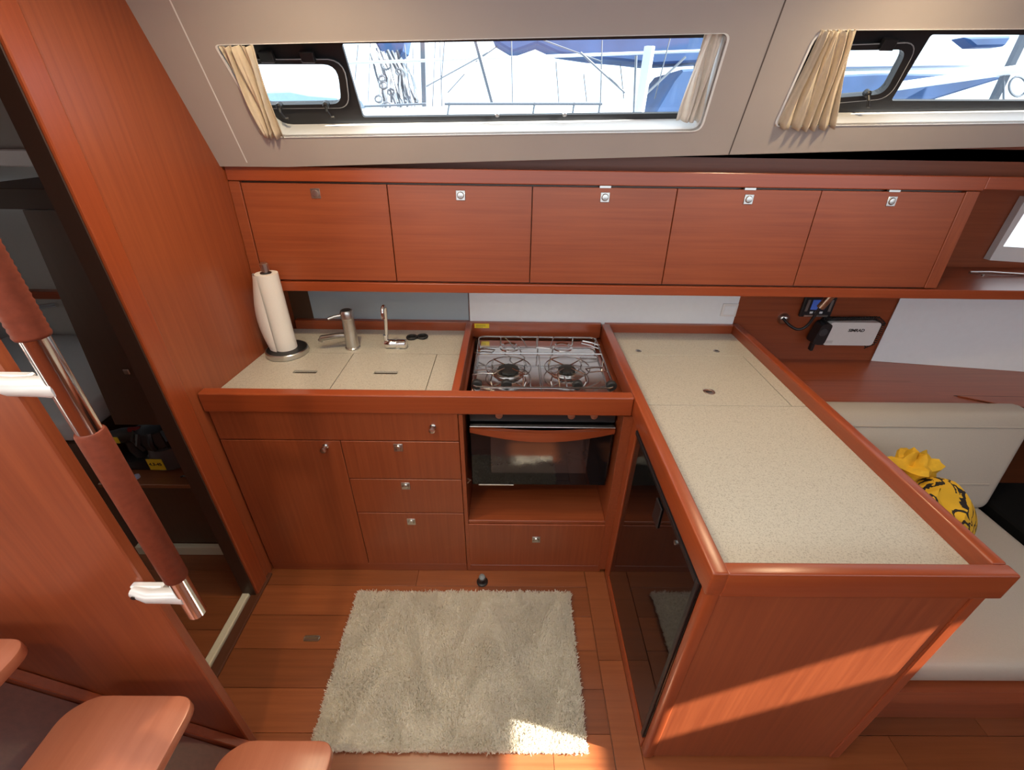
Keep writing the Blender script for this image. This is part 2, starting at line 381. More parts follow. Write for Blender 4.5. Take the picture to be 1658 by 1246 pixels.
# galley back wall
bw = struct(box('wall_back', wh, None, -1.47, 1.34, .65, .68, .70, 1.16, bev=0))
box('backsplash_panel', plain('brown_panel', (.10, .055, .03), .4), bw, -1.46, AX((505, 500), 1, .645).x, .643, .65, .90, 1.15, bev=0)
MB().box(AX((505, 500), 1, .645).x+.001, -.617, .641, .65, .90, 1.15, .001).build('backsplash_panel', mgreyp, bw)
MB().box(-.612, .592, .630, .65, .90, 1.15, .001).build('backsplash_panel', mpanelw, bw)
# shelf and hull panel behind the settee (hull closes in towards the bow)
sh = struct(MB().prism([(.63, .23, .70), (2.3, .23, .70), (2.3, .50, .70), (1.32, .66, .70), (.63, .66, .70)], Z*.034).build('trim_4', wh))
def lid(pts):
    c = sum((Vector(p) for p in pts), Vector((0, 0)))/len(pts)
    o = MB().prism([(p[0]+math.copysign(.006, p[0]-c.x), p[1]+math.copysign(.008, p[1]-c.y), .7335) for p in pts], Z*.0015).build('lid_gap', mdarkin, sh)
    MB().prism([(p[0], p[1], .7345) for p in pts], Z*.005, .0015, 1).build('locker_lid', wh, sh)
q = [AX(p, 2, .74) for p in ((1255, 615), (1475, 617), (1550, 655))]
lid([(.66, q[0].y), (q[1].x, q[1].y), (q[2].x+.03, .235), (.66, .235)])
q = [AX(p, 2, .74) for p in ((1550, 640), (1658, 641))]
lid([(q[0].x, q[0].y), (2.2, q[0].y-.01), (2.2, .24), (q[0].x+.16, .24)])
MB().lathe([(.010, 0), (.010, .002), (.0, .002)], AX((1442, 655), 2, .741), Z, 12).build('finger_hole', mblack, sh)
hp0, hp1 = Vector((1.318, .640, .735)), Vector((2.4, .485, .735))
struct(MB().prism([hp0, hp1, hp1+Z*.385, hp0+Z*.385+X*-.005], Vector((.02, .03, 0))).build('wall_hull_panel', mpanelw))
# recess wall right of the lockers with the hull window
rw = struct(box('wall_recess', wh, None, 1.22, 3.4, .82, .84, 1.05, 1.60, bev=0))
box('recess_floor', wh, rw, 1.255, 3.4, .615, .82, 1.128, 1.145, bev=0)
w3 = bpy.data.objects.new('window_3', None); C.objects.link(w3); WPOS['window_3'] = Vector((1.8, .81, 1.2)); w3.location = (1.8, .81, 1.2); struct(w3)
def r3(p): v = AX(p, 1, .80); return (v.x, v.z)
F3 = (Vector((0, .80, 0)), X, Z, Y)
q0, q1 = r3((1598, 420)), r3((1658, 318))
out3 = [q0, (2.6, q0[1]-.04), (2.6, q1[1]), (q1[0], q1[1])]
q2, q3 = r3((1620, 398)), r3((1658, 338))
in3 = [q2, (2.5, q2[1]-.03), (2.5, q3[1]), (q3[0], q3[1])]
MB().holed(out3, [in3], F3, -.012, .03).build('window_frame', mwindow_trim, w3)
MB().holed(in3, [], F3, 0, .004).build('pane', plain('bright_hull_window', (.80, .88, .95), .4, emit=1.3), w3)
fr = tag(MB().tube([AX(p, 1, .68) for p in ((1570, 441), (1600, 441), (1700, 447))], .006, 8).build('fiddle_bar', msteel), 'thin steel fiddle bar on the shelf below the hull window', 'rail')
MB().tube([AX((1592, 444), 1, .68), AX((1586, 458), 1, .68)], .006, 8).build('stanchion', msteel, fr)

# ================================================================== COMPANIONWAY (left foreground)
side = struct(MB().box(-3.0, -1.222, -.645, -.620, 0, 2.1, .003).build('wall_companionway', wv))
lad = thing('companionway_steps', (-1.4, -.95, 0), 'wooden companionway steps with rounded treads beside the leather-wrapped handrail', 'stairs')
# sloped cover and stringer
d0, d1 = Vector((-1.17, -.66, .0)), Vector((-2.2, -.66, .90))
def sl(o0, o1, y0, y1, up): 
    n = Vector((.66, 0, .75)); return [o0+n*up+Y*(y0+.66), o1+n*up+Y*(y0+.66), o1+n*up+Y*(y1+.66), o0+n*up+Y*(y1+.66)]
MB().prism(sl(d0, d1, -.672, -1.25, .0), Vector((-.03, 0, -.035))).build('sloped_cover', wood('cover_wood', 'x', (.16, .045, .025), (.22, .062, .034), .4), lad)
MB().prism(sl(d0, d1, -.646, -.670, .022), Vector((-.04, 0, -.046)), .002, 1).build('stringer', wsolid_x, lad)
for nx, tz in ((-.905, .22), (-1.20, .47), (-1.475, .72)):
    o2 = rounded([(nx, -.70), (nx, -1.22), (nx-.30, -1.22), (nx-.30, -.74), (nx-.25, -.70)], [.045, .045, .02, .03, .04], 6)
    bm = bmesh.new(); nx_ = nx
    t = MB().prism([(p[0], p[1], tz-.03) for p in o2], Z*.03, .005, 2)
    t.build('tread', wtread, lad, smooth=35)
    MB().box(nx-.26, nx-.20, -1.1, -.82, tz-.19, tz-.03, .004).build('tread_bracket', wsolid_z, lad)
# handrail
hy = -.668
hx = sum(AX(p, 1, hy).x for p in ((325, 990), (143, 697), (45, 542)))/3
zz = lambda p: AX(p, 1, hy).z
hr = thing('handrail', (hx, hy, .45), 'polished steel handrail wrapped in stitched brown leather on the companionway panel', 'handrail')
zb, z1, z2, z3 = zz((328, 991)), zz((305, 935)), zz((143, 697)), zz((45, 545))
MB().tube([(hx, hy, zb), (hx, hy, 2.05)], .0175, 20).build('steel_tube', mchrome, hr, True)
MB().tube([(hx, hy, z1), (hx, hy, z1+.004), (hx, hy, z2-.004), (hx, hy, z2)], [.0195, .0215, .0215, .0195], 20).build('leather_wrap', mleather, hr, True)
n = 60; path = []; rr = []
for i in range(n*2+1):
    path.append((hx, hy, z3+.55*i/(2*n))); rr.append(.0222 if i % 2 else .0208)
MB().tube(path, rr, 20).build('stitched_wrap', mleather, hr, 80)
for pz in (zz((300, 962)), zz((75, 624))):
    b = MB().tube([(hx-.115, hy+.005, pz+.002), (hx-.075, hy-.004, pz), (hx-.03, hy-.002, pz), (hx, hy, pz)], [.012, .015, .017, .020], 14).build('bracket', malu, hr, True)
    MB().lathe([(.0055, 0), (.0055, .001)], (hx-.105, hy-.0105, pz+.002), -Y, 10).build('screw', mblack, b)
    MB().box(hx-.125, hx-.055, -.66, -.645, pz-.012, pz+.012, .003).build('bracket_foot', malu, b)

# ================================================================== AFT CABIN seen through the door
wdb = thing('wardrobe', (-1.72, .3, 0), 'dark brown wardrobe in the aft cabin with an open shelf niche', 'wardrobe')
xl, xr = -1.91, -1.51
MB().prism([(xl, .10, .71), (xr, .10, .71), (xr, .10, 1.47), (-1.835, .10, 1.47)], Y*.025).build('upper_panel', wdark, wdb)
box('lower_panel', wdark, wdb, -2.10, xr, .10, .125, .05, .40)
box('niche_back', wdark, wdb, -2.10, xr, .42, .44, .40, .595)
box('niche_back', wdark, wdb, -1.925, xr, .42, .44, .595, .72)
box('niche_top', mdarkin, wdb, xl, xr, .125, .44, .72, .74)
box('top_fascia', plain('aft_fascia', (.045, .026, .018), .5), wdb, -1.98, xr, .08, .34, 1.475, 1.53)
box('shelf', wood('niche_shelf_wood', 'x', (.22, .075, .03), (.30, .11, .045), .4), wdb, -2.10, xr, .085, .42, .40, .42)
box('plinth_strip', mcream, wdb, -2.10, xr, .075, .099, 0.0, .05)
MB().box(-1.775, -1.755, .094, .10, .93, .95, .002).build('latch', msteel, wdb)
MB().prism([(-1.60, .075, 0.0), (-1.53, .075, 0), (-1.53, .075, .10)], Y*-.02).build('corner_bracket', mcream, wdb)
ab = thing('aft_berth', (-2.5, .6, 0), 'white mattress of the aft cabin berth beyond the wardrobe', 'bed')
MB().prism([(-3.1, .12, .60), (-2.12, .12, .60), (-2.12, .46, .60), (-1.935, .46, .60), (-1.935, .93, .60), (-3.1, .93, .60)], Z*.10, .03, 3).build('mattress', plain('white_mattress', (.66, .66, .66), .8), ab, True)
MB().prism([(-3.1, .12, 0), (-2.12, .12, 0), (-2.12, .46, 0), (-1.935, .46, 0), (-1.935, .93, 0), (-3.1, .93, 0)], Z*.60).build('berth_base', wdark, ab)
aw = struct(MB().box(-3.19, -1.50, .94, .99, 0, 2.11, 0).build('wall_aft_cabin', plain('aft_liner', (.50, .50, .49), .6)))
box('shelf_edge', wsolid_x, aw, -3.15, -1.93, .90, .94, .90, .94)
box('window_glow_strip', plain('aft_window_light', (.75, .88, 1), .5, emit=2.0), aw, -3.1, -2.2, .93, .94, 1.36, 1.42, bev=0)  # self-lit strip in place of daylight at the aft cabin window
ac = struct(box('wall_aft_upper', plain('aft_ceiling', (.42, .43, .42), .6), None, -3.19, -1.52, .36, .40, 1.60, 2.11, bev=0))
MB().box(-3.1, -1.52, .33, .36, 1.56, 1.61, .004).build('ceiling_trim', mpanelw, ac)
tag(MB().tube([AX(p, 1, .88) for p in ((62, 497), (92, 493))], .011, 10).build('towel_bar', mchrome), 'small chrome bar on the aft cabin wall', 'bar')

# vacuum cleaner
v0 = AX((262, 764), 2, .42)
vac = thing('vacuum_cleaner', (v0.x, v0.y+.05, .42), 'dark handheld vacuum cleaner with yellow tags on the niche shelf', 'vacuum cleaner')
mvac = plain('vacuum_plastic', (.035, .036, .038), .35); mvac2 = plain('vacuum_grey', (.09, .09, .095), .3)
vx, vy = v0.x, v0.y+.065
MB().lathe([(.040, 0), (.058, .008), (.062, .05), (.055, .085), (.03, .09)], (vx+.015, vy, .421), Z, 20).build('dust_bin', mvac2, vac, True)
MB().lathe([(.03, .08), (.055, .09), (.062, .12), (.055, .15), (.02, .162)], (vx, vy, .421), Z, 20).build('cyclone', mvac, vac, True)
for k in range(10):
    a = 2*math.pi*k/10
    MB().tube([(vx+.058*math.cos(a), vy+.058*math.sin(a), .515), (vx+.066*math.cos(a), vy+.066*math.sin(a), .54), (vx+.05*math.cos(a), vy+.05*math.sin(a), .572)], .008, 6).build('cyclone_cone', mblack, vac, True)
MB().tube([(vx-.03, vy-.01, .55), (vx-.09, vy-.025, .548), (vx-.135, vy-.035, .545)], [.022, .026, .020], 14).build('motor_body', mvac, vac, True)
MB().tube([(vx-.08, vy-.02, .54), (vx-.085, vy-.02, .49), (vx-.075, vy-.01, .45)], [.017, .015, .018], 10).build('handle', mvac, vac, True)
MB().box(vx-.14, vx-.035, vy-.05, vy+.03, .421, .458, .008, 2).build('battery', mblack, vac, True)
MB().tube([(vx+.05, vy, .50), (vx+.10, vy+.01, .50), (vx+.13, vy+.01, .49)], [.026, .024, .022], 12).build('nozzle', mvac2, vac, True)
tl = MB().box(vx-.022, vx+.028, vy-.064, vy-.0615, .438, .482, .0005).build('tag', myellow, vac)
text_mesh('tag_lettering', '4.3-45', .016, mblack, tl, (vx+.003, vy-.0645, .462), X, Z)
MB().box(vx-.12, vx-.075, vy-.062, vy-.0595, .545, .568, .0005).build('tag', myellow, vac)
MB().tube([(vx-.06, vy-.03, .575), (vx-.03, vy-.02, .572)], .008, 8).build('trigger', plain('vacuum_red', (.25, .02, .02), .4), vac)
vac.scale = (1.28, 1.28, 1.28)
tag(MB().lathe([(.012, 0), (.012, .012), (.006, .014)], AX((222, 773), 2, .42), Z, 14).build('bottle_cap', plain('pale_blue_plastic', (.55, .6, .8), .4)), 'small pale blue cap lying on the niche shelf', 'cap')
tag(MB().tube([AX(p, 2, .425) for p in ((292, 772), (297, 770), (303, 771))], .004, 6).build('black_clip', mblack), 'tiny black clip lying on the niche shelf', 'clip')

# ================================================================== GALLEY BASE UNIT
def latch(par, x, z, y=0.0, kind=0, tilt=None):
    o = Vector((x, y, z)); s = .0165
    up = tilt if tilt else Z; nin = X.cross(up)*-1; nin = nin if nin.y < 0 else -nin
    m = MB()
    if kind == 0:
        m.hexa([o+X*(a*s)+up*(c*s)+nin*(b) for c in (-1, 1) for b in (.0035, -.003) for a in (-1, 1)], .001)
        m.lathe([(.0125, .003), (.0125, .0045), (.010, .0075), (.004, .008)], o, nin, 18)
    else:
        m.lathe([(.011, -.003), (.011, .003), (.007, .006), (.007, .018), (.0105, .022), (.0105, .028), (.006, .030)], o, nin, 18)
    return m.build('latch', msteel, par, 40)
cab = thing('galley_base_cabinet', (-1.03, .3, 0), 'reddish wooden galley base cabinet with drawers under the sink worktop', 'cabinet')
box('carcass', wdark, cab, -1.408, -.606, .022, .64, .03, .83, bev=0)
box('plinth', wh, cab, -1.458, -.606, .004, .022, 0, .046)
def front(nm, x0, x1, z0, z1, mat, lx, lz, par, kind=0, gap=.0013):
    o = MB().box(x0+gap, x1-gap, 0, .02, z0+gap, z1-gap, .0012).build(nm, mat, par); latch(o, lx, lz, 0, kind); return o
front('drawer', -1.458, -.606, .724, .847, wv, -.695, .789, cab, 1)
front('door', -1.458, -1.0315, .048, .722, wv, -1.088, .697, cab, 1)
front('drawer', -1.0315, -.606, .543, .722, wv, -.827, .694, cab, 0)
front('drawer', -1.0315, -.606, .363, .541, wv, -.821, .508, cab)
front('drawer', -1.0315, -.606, .048, .361, wv, -.82, .313, cab)
bay = thing('stove_bay', (-.31, .3, 0), 'wooden cooker bay with an open shelf and one drawer below the oven', 'cabinet')
box('side_panel', wy, bay, -.605, -.590, .001, .64, .02, .838, bev=.001)
box('side_panel', wy, bay, -.034, .004, .001, .64, .02, .838, bev=.001)
box('shelf', wh, bay, -.590, -.034, .004, .62, .302, .318)
box('back_panel', wdark, bay, -.590, -.034, .60, .62, .318, .838, bev=0)
box('plinth', wh, bay, -.605, -.02, .004, .022, 0, .04)
front('drawer', -.592, -.030, .044, .300, wv, -.311, .212, bay)
# worktop left
wt = thing('sink_worktop', (-1.03, .32, .86), 'cream speckled sink worktop with cut lids and a raised wooden edge', 'worktop')
g = .0012
MB().prism([(partx(.376)+.002, .376+g, .862), (-.627, .376+g, .862), (-.627, .615, .862), (partx(.615)+.002, .615, .862)], Z*.018).build('back_strip', mcounter, wt)
def slotted(x0, x1, sx, par):
    fr_ = (Vector((0, 0, .862)), X, Y, Z); sy = .217
    sl_ = rounded([(sx-.045, sy-.011), (sx+.045, sy-.011), (sx+.045, sy+.011), (sx-.045, sy+.011)], .005, 3)
    o = MB().holed([(max(x0+g, partx(.03)+.002), .03), (x1-g, .03), (x1-g, .375), (max(x0+g, partx(.375)+.002), .375)], [sl_], fr_, 0, .018).build('sink_lid', mcounter, par)
    box('slot_shade_insert', plain('slot_shade_brown', (.035, .024, .016), .7), o, sx-.0452, sx+.0452, sy-.0112, sy+.0112, .8625, .8725, bev=0)  # dark insert, paints the shade inside the slot
slotted(-1.47, -1.070, -1.206, wt); slotted(-1.070, -.729, -.90, wt)
box('end_strip', mcounter, wt, -.729+g, -.627, .03, .375, .862, .88, bev=.0008)
MB().box(-1.462, -.013, -.012, .028, .849, .922, .004, 2).build('front_rail', wsolid_x, wt)
MB().box(-1.405, -.013, .615, .642, .85, .922, .003, 2).build('back_rail', wsolid_x, wt)
MB().box(-.627, -.600, .028, .615, .84, .920, .003, 2).build('divider_rail', wsolid_y, wt)
st = tag(MB().box(*[f(AX((768, 524), 1, .612).x, AX((792, 524), 1, .612).x) for f in (min, max)], .6125, .6150, .895, .916, .0003).build('warning_sticker', myellow), 'small yellow warning sticker on the wooden back rail behind the stove', 'sticker')
for k in range(3):
    xa = AX((770, 524), 1, .612).x
    MB().box(xa+.002, xa+.045-.012*(k == 2), .6120, .6126, .911-.0055*k-.002, .911-.0055*k, 0).build('print_line', plain('sticker_print', (.25, .18, .02), .6), st)

# ================================================================== PENINSULA
pen = thing('peninsula_cabinet', (.31, 0, 0), 'wooden peninsula cabinet with a plain end panel beside the settee', 'cabinet')
MB().box(.022, .598, -.652, .64, .02, .843, .001).build('carcass', wv, pen)
MB().box(.030, .585, -.660, -.652, .01, .844, .001).build('end_panel', wv, pen)
MB().box(.0, .034, -.664, -.632, 0, .844, .010, 3).build('corner_post', wsolid_z, pen, 40)
MB().box(.582, .612, -.664, -.632, 0.012, .844, .003, 2).build('end_trim', wsolid_z, pen)
MB().box(.0, .024, -.632, -.052, 0.0, .05, .002).build('bottom_rail', wsolid_y, pen)
MB().box(.0, .024, -.632, -.052, .826, .848, .002).build('top_rail', wsolid_y, pen)
MB().box(.0, .024, -.052, .0, 0, .848, .002).build('stile', wsolid_z, pen)
MB().box(.03, .60, -.656, -.640, 0, .012, .0).build('plinth', wv, pen)
fd = thing('fridge', (.1, -.34, .05), 'black glass fronted fridge set into the side of the peninsula', 'fridge')
MB().box(.004, .020, -.628, -.056, .053, .823, .002).build('door', mglassblack, fd)
MB().box(-.003, .004, -.628, -.614, .053, .823, .001).build('door_edge', mblack, fd)
MB().box(-.004, .004, -.614, -.056, .808, .823, .001).build('door_edge', mblack, fd)
hp = AX((1062, 830), 0, -.002)
MB().box(-.001, .004, hp.y-.025, hp.y+.025, hp.z-.04, hp.z+.04, .003).build('handle', mblack, fd)
hq = AX((1092, 878), 0, 0)
MB().lathe([(.006, 0), (.006, .004), (.003, .005)], (.004, hq.y, hq.z), -X, 12).build('lock_button', msteel, fd)
pw = thing('peninsula_worktop', (.31, 0, .86), 'long cream speckled peninsula worktop with a raised wooden edge all round', 'worktop')
box('slab', mcounter, pw, .024, .592, -.645, .012, .862, .88, bev=.0008)
box('icebox_lid', mcounter, pw, .035, .540, .0145, .388, .862, .88, bev=.0008)
box('side_strip', mcounter, pw, .543, .592, .0145, .388, .862, .88, bev=.0008)
box('slab_strip', mcounter, pw, .024, .0325, .0145, .388, .862, .88, bev=.0008)
box('back_strip', mcounter, pw, .024, .592, .3905, .615, .862, .88, bev=.0008)
for p, r in (((1034, 568), .013), ((1160, 568), .013), ((1148, 634), .021)):
    q = AX(p, 2, .88)
    o = MB().lathe([(r, 0), (r, .0015), (r*.8, .0025), (r*.7, .0012), (.001, .0012)], (q.x, q.y, .880), Z, 22).build('lid_ring', msteel, pw, 40)
    MB().box(q.x-r*.5, q.x+r*.5, q.y-.0025, q.y+.0025, .8812, .8822, 0).build('finger_slot', mblack, o)
MB().box(-.012, .024, -.675, .615, .850, .922, .005, 3).build('galley_side_rail', wsolid_y, pw, 40)
MB().box(.020, .624, -.676, -.645, .845, .922, .005, 3).build('end_rail', wsolid_x, pw, 40)
MB().box(.592, .624, -.645, .64, .845, .922, .005, 3).build('settee_side_rail', wsolid_y, pw, 40)
MB().box(.004, .592, .615, .642, .85, .922, .003, 2).build('back_rail', wsolid_x, pw)

# ================================================================== OVERHEAD LOCKERS
LT = Vector((0, .066, 1)).normalized(); LN = Vector((0, -1, .066)).normalized()
def lp(x, z, off=0): return Vector((x, .43+.066*(z-1.12), z)) + LN*off
def lbox(x0, x1, z0, z1, o0, o1, bev=.0015, seg=1): # o: outward (towards cabin)
    return MB().hexa([lp(x, z, o) for z in (z0, z1) for o in (o1, o0) for x in (x0, x1)], bev, seg)
lk = thing('overhead_locker', (-.1, .55, 1.12), 'row of five reddish wooden overhead lockers above the worktop', 'cupboard')
dx = [-1.388+.5165*i for i in range(6)]
lbox(-1.43, 1.25, 1.14, 1.54, -.19, -.021, 0).build('carcass', wdark, lk)
lbox(-1.43, -1.391, 1.165, 1.513, -.02, 0).build('end_stile', wh, lk)
lbox(1.197, 1.245, 1.165, 1.513, -.06, 0).build('end_stile', wv, lk)
lbox(-1.428, 1.25, 1.515, 1.562, -.03, .004, .003, 2).build('top_rail', wsolid_x, lk)
lbox(1.25, 2.6, 1.519, 1.562, -.03, .004, .003, 2).build('top_rail', wsolid_x, lk)
lbox(-1.425, 2.6, 1.126, 1.162, -.19, .012, .003, 2).build('bottom_rail', wsolid_x, lk)
for i in range(5):
    x0, x1 = dx[i]+.0016, dx[i+1]-.0016
    d = lbox(x0, x1, 1.1675, 1.5085, -.02, 0, .001).build('door', wh, lk)
    q = lp((x0+x1)/2+.002, 1.477, 0)
    latch(d, q.x, q.z, q.y, 0, LT)
    if i >= 2: MB().hexa([lp((x0+x1)/2+a, z, o) for z in (1.5075, 1.5145) for o in (.002, -.01) for a in (-.02, .02)], 0).build('strike_plate', msteel, d)

# ================================================================== STOVE
sv = thing('gimballed_stove', (-.31, .33, .44), 'stainless steel gimballed gas stove with black oven door and wooden handle', 'stove')
sx0, sx1 = -.568, -.048
MB().box(sx0, sx1, .085, .54, .45, .845, .004).build('oven_body', mblack, sv)
MB().box(sx0-.004, sx1+.004, .075, .565, .845, .860, .006, 2).build('hob_tray', mchrome, sv, 40)
# pressed hob surface with low ridges
def hob(u, v):
    x = sx0+.012+u*(sx1-sx0-.024); y = .10+v*.45
    z = .8615
    for cx, cy in ((-.434, .26), (-.205, .265)):
        d = math.hypot(x-cx, y-cy); z -= .006*max(0, 1-(d/.075)**2)
    z += .003*max(0, 1-abs(y-.40)/.02)
    return (x, y, z)
MB().grid(hob, 50, 40).build('hob_surface', mchrome, sv, True)
for cx, cy, r in ((-.434, .26, .040), (-.205, .265, .032)):
    b = MB().lathe([(r*1.15, 0), (r*1.15, .008), (r*.75, .012), (r*.75, .016)], (cx, cy, .858), Z, 24).build('burner', msteel, sv, 40)
    MB().lathe([(r, .014), (r, .022), (r*.8, .025), (.001, .025)], (cx, cy, .858), Z, 24).build('burner_cap', mrubber, b, 40)
    for k in range(12):
        a = 2*math.pi*k/12
        MB().box(cx+r*.98*math.cos(a)-.003, cx+r*.98*math.cos(a)+.003, cy+r*.98*math.sin(a)-.003, cy+r*.98*math.sin(a)+.003, .871, .880, 0).build('burner_tooth', mrubber, b)
mwire = plain('wire_steel', (.42, .41, .40), .2, 1)
def wire(pts, nm='wire', r=.003, closed=False): MB().tube(pts, r, 8, closed=closed).build(nm, mwire, sv, True)
wire(rounded([(sx0+.004, .10, .892), (sx1-.004, .10, .892), (sx1-.004, .535, .889), (sx0+.004, .535, .889)], .03, 5), 'fiddle_wire', .0035, True)
for x in (sx0+.004, sx1-.004):
    for y in (.14, .33, .52): wire([(x, y, .858), (x, y, .892)], 'fiddle_post', .003)
for x in (-.47, -.31, -.15): wire([(x, .535, .858), (x, .535, .889)], 'fiddle_post', .003)
for cx, cy in ((-.434, .26), (-.205, .265)):
    for k in range(4):
        a = math.pi/4+k*math.pi/2
        wire([(cx+.022*math.cos(a), cy+.022*math.sin(a), .889), (cx+.085*math.cos(a), cy+.085*math.sin(a), .889), (cx+.095*math.cos(a), cy+.095*math.sin(a), .861)], 'pot_support', .0028)
    wire([(cx+.088*math.cos(2*math.pi*k/24), cy+.088*math.sin(2*math.pi*k/24), .886) for k in range(24)], 'pot_ring', .0022, True)
def clamp(x0, y0, dx_, dy_):
    wire([(x0, y0, .892), (x0+dx_*.5, y0+dy_*.5, .902), (x0+dx_, y0+dy_, .906), (x0+dx_+dy_*.35, y0+dy_-dx_*.35, .906), (x0+dx_*.45+dy_*.4, y0+dy_*.45-dx_*.4, .902), (x0+dy_*.45, y0-dx_*.45, .892)], 'pot_clamp', .0026)
for c in ((-.56, .22, .075, -.02), (-.56, .40, .07, -.03), (-.056, .22, -.075, -.03), (-.056, .42, -.07, .02), (-.385, .535, .03, -.15), (-.235, .535, -.03, -.15), (-.38, .10, .0, .06), (-.25, .10, 0, .06)): clamp(*c)
wire([(sx0+.004, .37, .892), (sx1-.004, .37, .892)], 'cross_wire', .0028)
wire([(-.31, .10, .885), (-.31, .37, .885)], 'cross_wire', .0022)
for p in ((772, 625), (820, 625), (935, 626), (990, 627)):
    q = AX(p, 2, .885); MB().lathe([(.009, -.006), (.019, 0), (.0195, .014), (.015, .018)], (q.x, q.y+.012, .890), -Y, 18).build('knob', mrubber, sv, True)
# shallow chrome rings at the rear of the hob
for p in ((825, 557), (910, 557)):
    q = AX(p, 2, .865); MB().lathe([(.045, 0), (.045, .004), (.036, .006), (.030, .001), (.001, .001)], (q.x, q.y-.02, .861), Z, 24).build('rear_ring', mchrome, sv, 40)
# oven front
MB().box(sx0-.006, sx1+.006, .065, .085, .765, .845, .003).build('control_panel', mblack, sv)
for p in ((808, 672), (925, 673), (962, 673)):
    q = AX(p, 1, .05); MB().lathe([(.012, 0), (.013, .018), (.009, .021)], (q.x, .065, q.z), -Y, 18).build('control_knob', plain('knob_brown', (.35, .12, .06), .4), sv, True)
dr = MB().box(sx0-.006, sx1+.006, .055, .075, .465, .760, .004, 2).build('oven_door', mglassblack, sv)
MB().box(sx0+.07, sx1-.08, .0535, .0552, .53, .72, .001).build('door_window', plain('oven_window', (.035, .022, .02), .06, spec=.8), dr)
path = []; 
hb = []
for i in range(13):
    t = i/12; x = sx0-.004+(sx1-sx0+.008)*t; yo = .052-.030*math.sin(math.pi*t); hb.append((x, yo))
prof = [(x, y, .742-.008*math.sin(math.pi*i/12)) for i, (x, y) in enumerate(hb)]
m = MB(); v = []; f = []
for i, (x, y, z) in enumerate(prof):
    hgt = .010+.010*math.sin(math.pi*i/12)
    v += [(x, y-.010, z+hgt), (x, y+.008, z+hgt), (x, y+.008, z-hgt), (x, y-.010, z-hgt)]
for i in range(12):
    for k in range(4): f.append((i*4+k, i*4+(k+1) % 4, (i+1)*4+(k+1) % 4, (i+1)*4+k))
f += [(3, 2, 1, 0), (48, 49, 50, 51)]
m.add(v, f).build('door_handle', wsolid_x, dr)
MB().box(sx0-.004, sx1+.004, .040, .056, .757, .761, .001).build('handle_trim', msteel, dr)
MB().box(sx0+.02, sx0+.16, .055, .06, .460, .466, .001).build('hinge_plate', msteel, dr)
for x in (sx0-.014, sx1+.014): MB().lathe([(.012, 0), (.012, .02)], (x-.01, .30, .66), X, 14).build('gimbal_pin', msteel, sv)
q = AX((757, 777), 1, .05); MB().tube([(q.x-.01, .06, q.z+.004), (q.x+.012, .05, q.z+.002), (q.x-.004, .05, q.z-.02)], .003, 8).build('door_lock', msteel, sv)

# ================================================================== SINK FITTINGS
fc = thing('mixer_tap', (-1.088, .425, .88), 'chrome mixer tap with side lever and flat spout behind the sink lids', 'tap')
tz = AX((563, 502), 1, .425).z; zs = AX((566, 540), 1, .425).z
MB().lathe([(.030, 0), (.030, .006), (.026, .010), (.025, (zs-.88))], (-1.088, .425, .88), Z, 24).build('body', msteel, fc, 40)
MB().lathe([(.025, 0), (.024, tz-zs-.035), (.026, tz-zs-.033), (.026, tz-zs-.008), (.022, tz-zs)], (-1.088, .425, zs), Z, 24).build('cartridge', msteel, fc, 40)
MB().lathe([(.018, 0), (.018, .002), (.001, .002)], (-1.088, .425, tz), Z, 20).build('cap', mblack, fc)
tip = AX((521, 547), 2, zs-.012)
mtap = plain('tap_steel', (.42, .42, .41), .3, 1)
a = Vector((-1.088, .425, zs-.005)); MB().tube([a, a.lerp(tip, .5)+Z*.003, tip, tip+(tip-a).normalized()*.008-Z*.012], [.011, .011, .012, .010], 14).build('spout', mtap, fc, True)
b = Vector((-1.10, .42, tz-.018)); MB().tube([b, b+Vector((-.03, -.02, .0)), b+Vector((-.052, -.035, -.004))], [.006, .0055, .005], 10).build('lever', msteel, fc, True)
fc2 = thing('folding_tap', (-.912, .43, .88), 'slim chrome folding tap with a hooked spout beside the mixer tap', 'tap')
MB().lathe([(.012, 0), (.012, .006), (.010, .012)], (-.90, .43, .88), Z, 16).build('foot', mchrome, fc2, 40)
MB().lathe([(.0165, 0), (.019, .004), (.019, .040), (.0165, .044), (.0165, .050), (.0195, .052), (.0195, .086), (.016, .09)], (-.953, .43, .9), X, 20).build('valve', mchrome, fc2, 40)
zt = AX((630, 490), 1, .43).z
pth = [(-.945, .43, .905), (-.932, .43, zt-.03)]
for k in range(1, 9):
    a = math.pi*k/8; pth.append((-.932, .43-.022+.022*math.cos(a), zt-.03+.022*math.sin(a)))
pth.append((-.932, .386, zt-.05))
MB().tube(pth, .0075, 12).build('spout', mchrome, fc2, True)
MB().lathe([(.010, 0), (.010, .03)], (-.945, .43, .91), Z, 14).build('collar', mchrome, fc2, 40)
for i, p in enumerate(((667, 546), (684, 545))):
    q = AX(p, 2, .884)
    m = MB().tube([(q.x+.020*math.cos(2*math.pi*k/24), q.y+.020*math.sin(2*math.pi*k/24), .8855) for k in range(24)], .0055, 8, closed=True)
    m.lathe([(.018, 0), (.018, .002), (.001, .002)], (q.x, q.y, .8805), Z, 20)
    tag(m.build('sink_plug', mrubber, None, True), ('round black rubber sink plug lying next to the folding tap', 'round black rubber sink plug lying nearer the stove than its twin')[i], 'plug', 'sink plugs')
px_, py_ = -1.338, .372
ph = thing('paper_towel_holder', (px_, py_, .88), 'brushed steel paper towel holder with a weighted round base', 'holder')
MB().lathe([(.077, 0), (.081, .003), (.081, .020), (.078, .023), (.074, .023)], (px_, py_, .8802), Z, 40).build('base', msteel, ph, 40)
MB().lathe([(.074, 0), (.074, .001), (.001, .001)], (px_, py_, .9032), Z, 36).build('base_pad', mblack, ph)
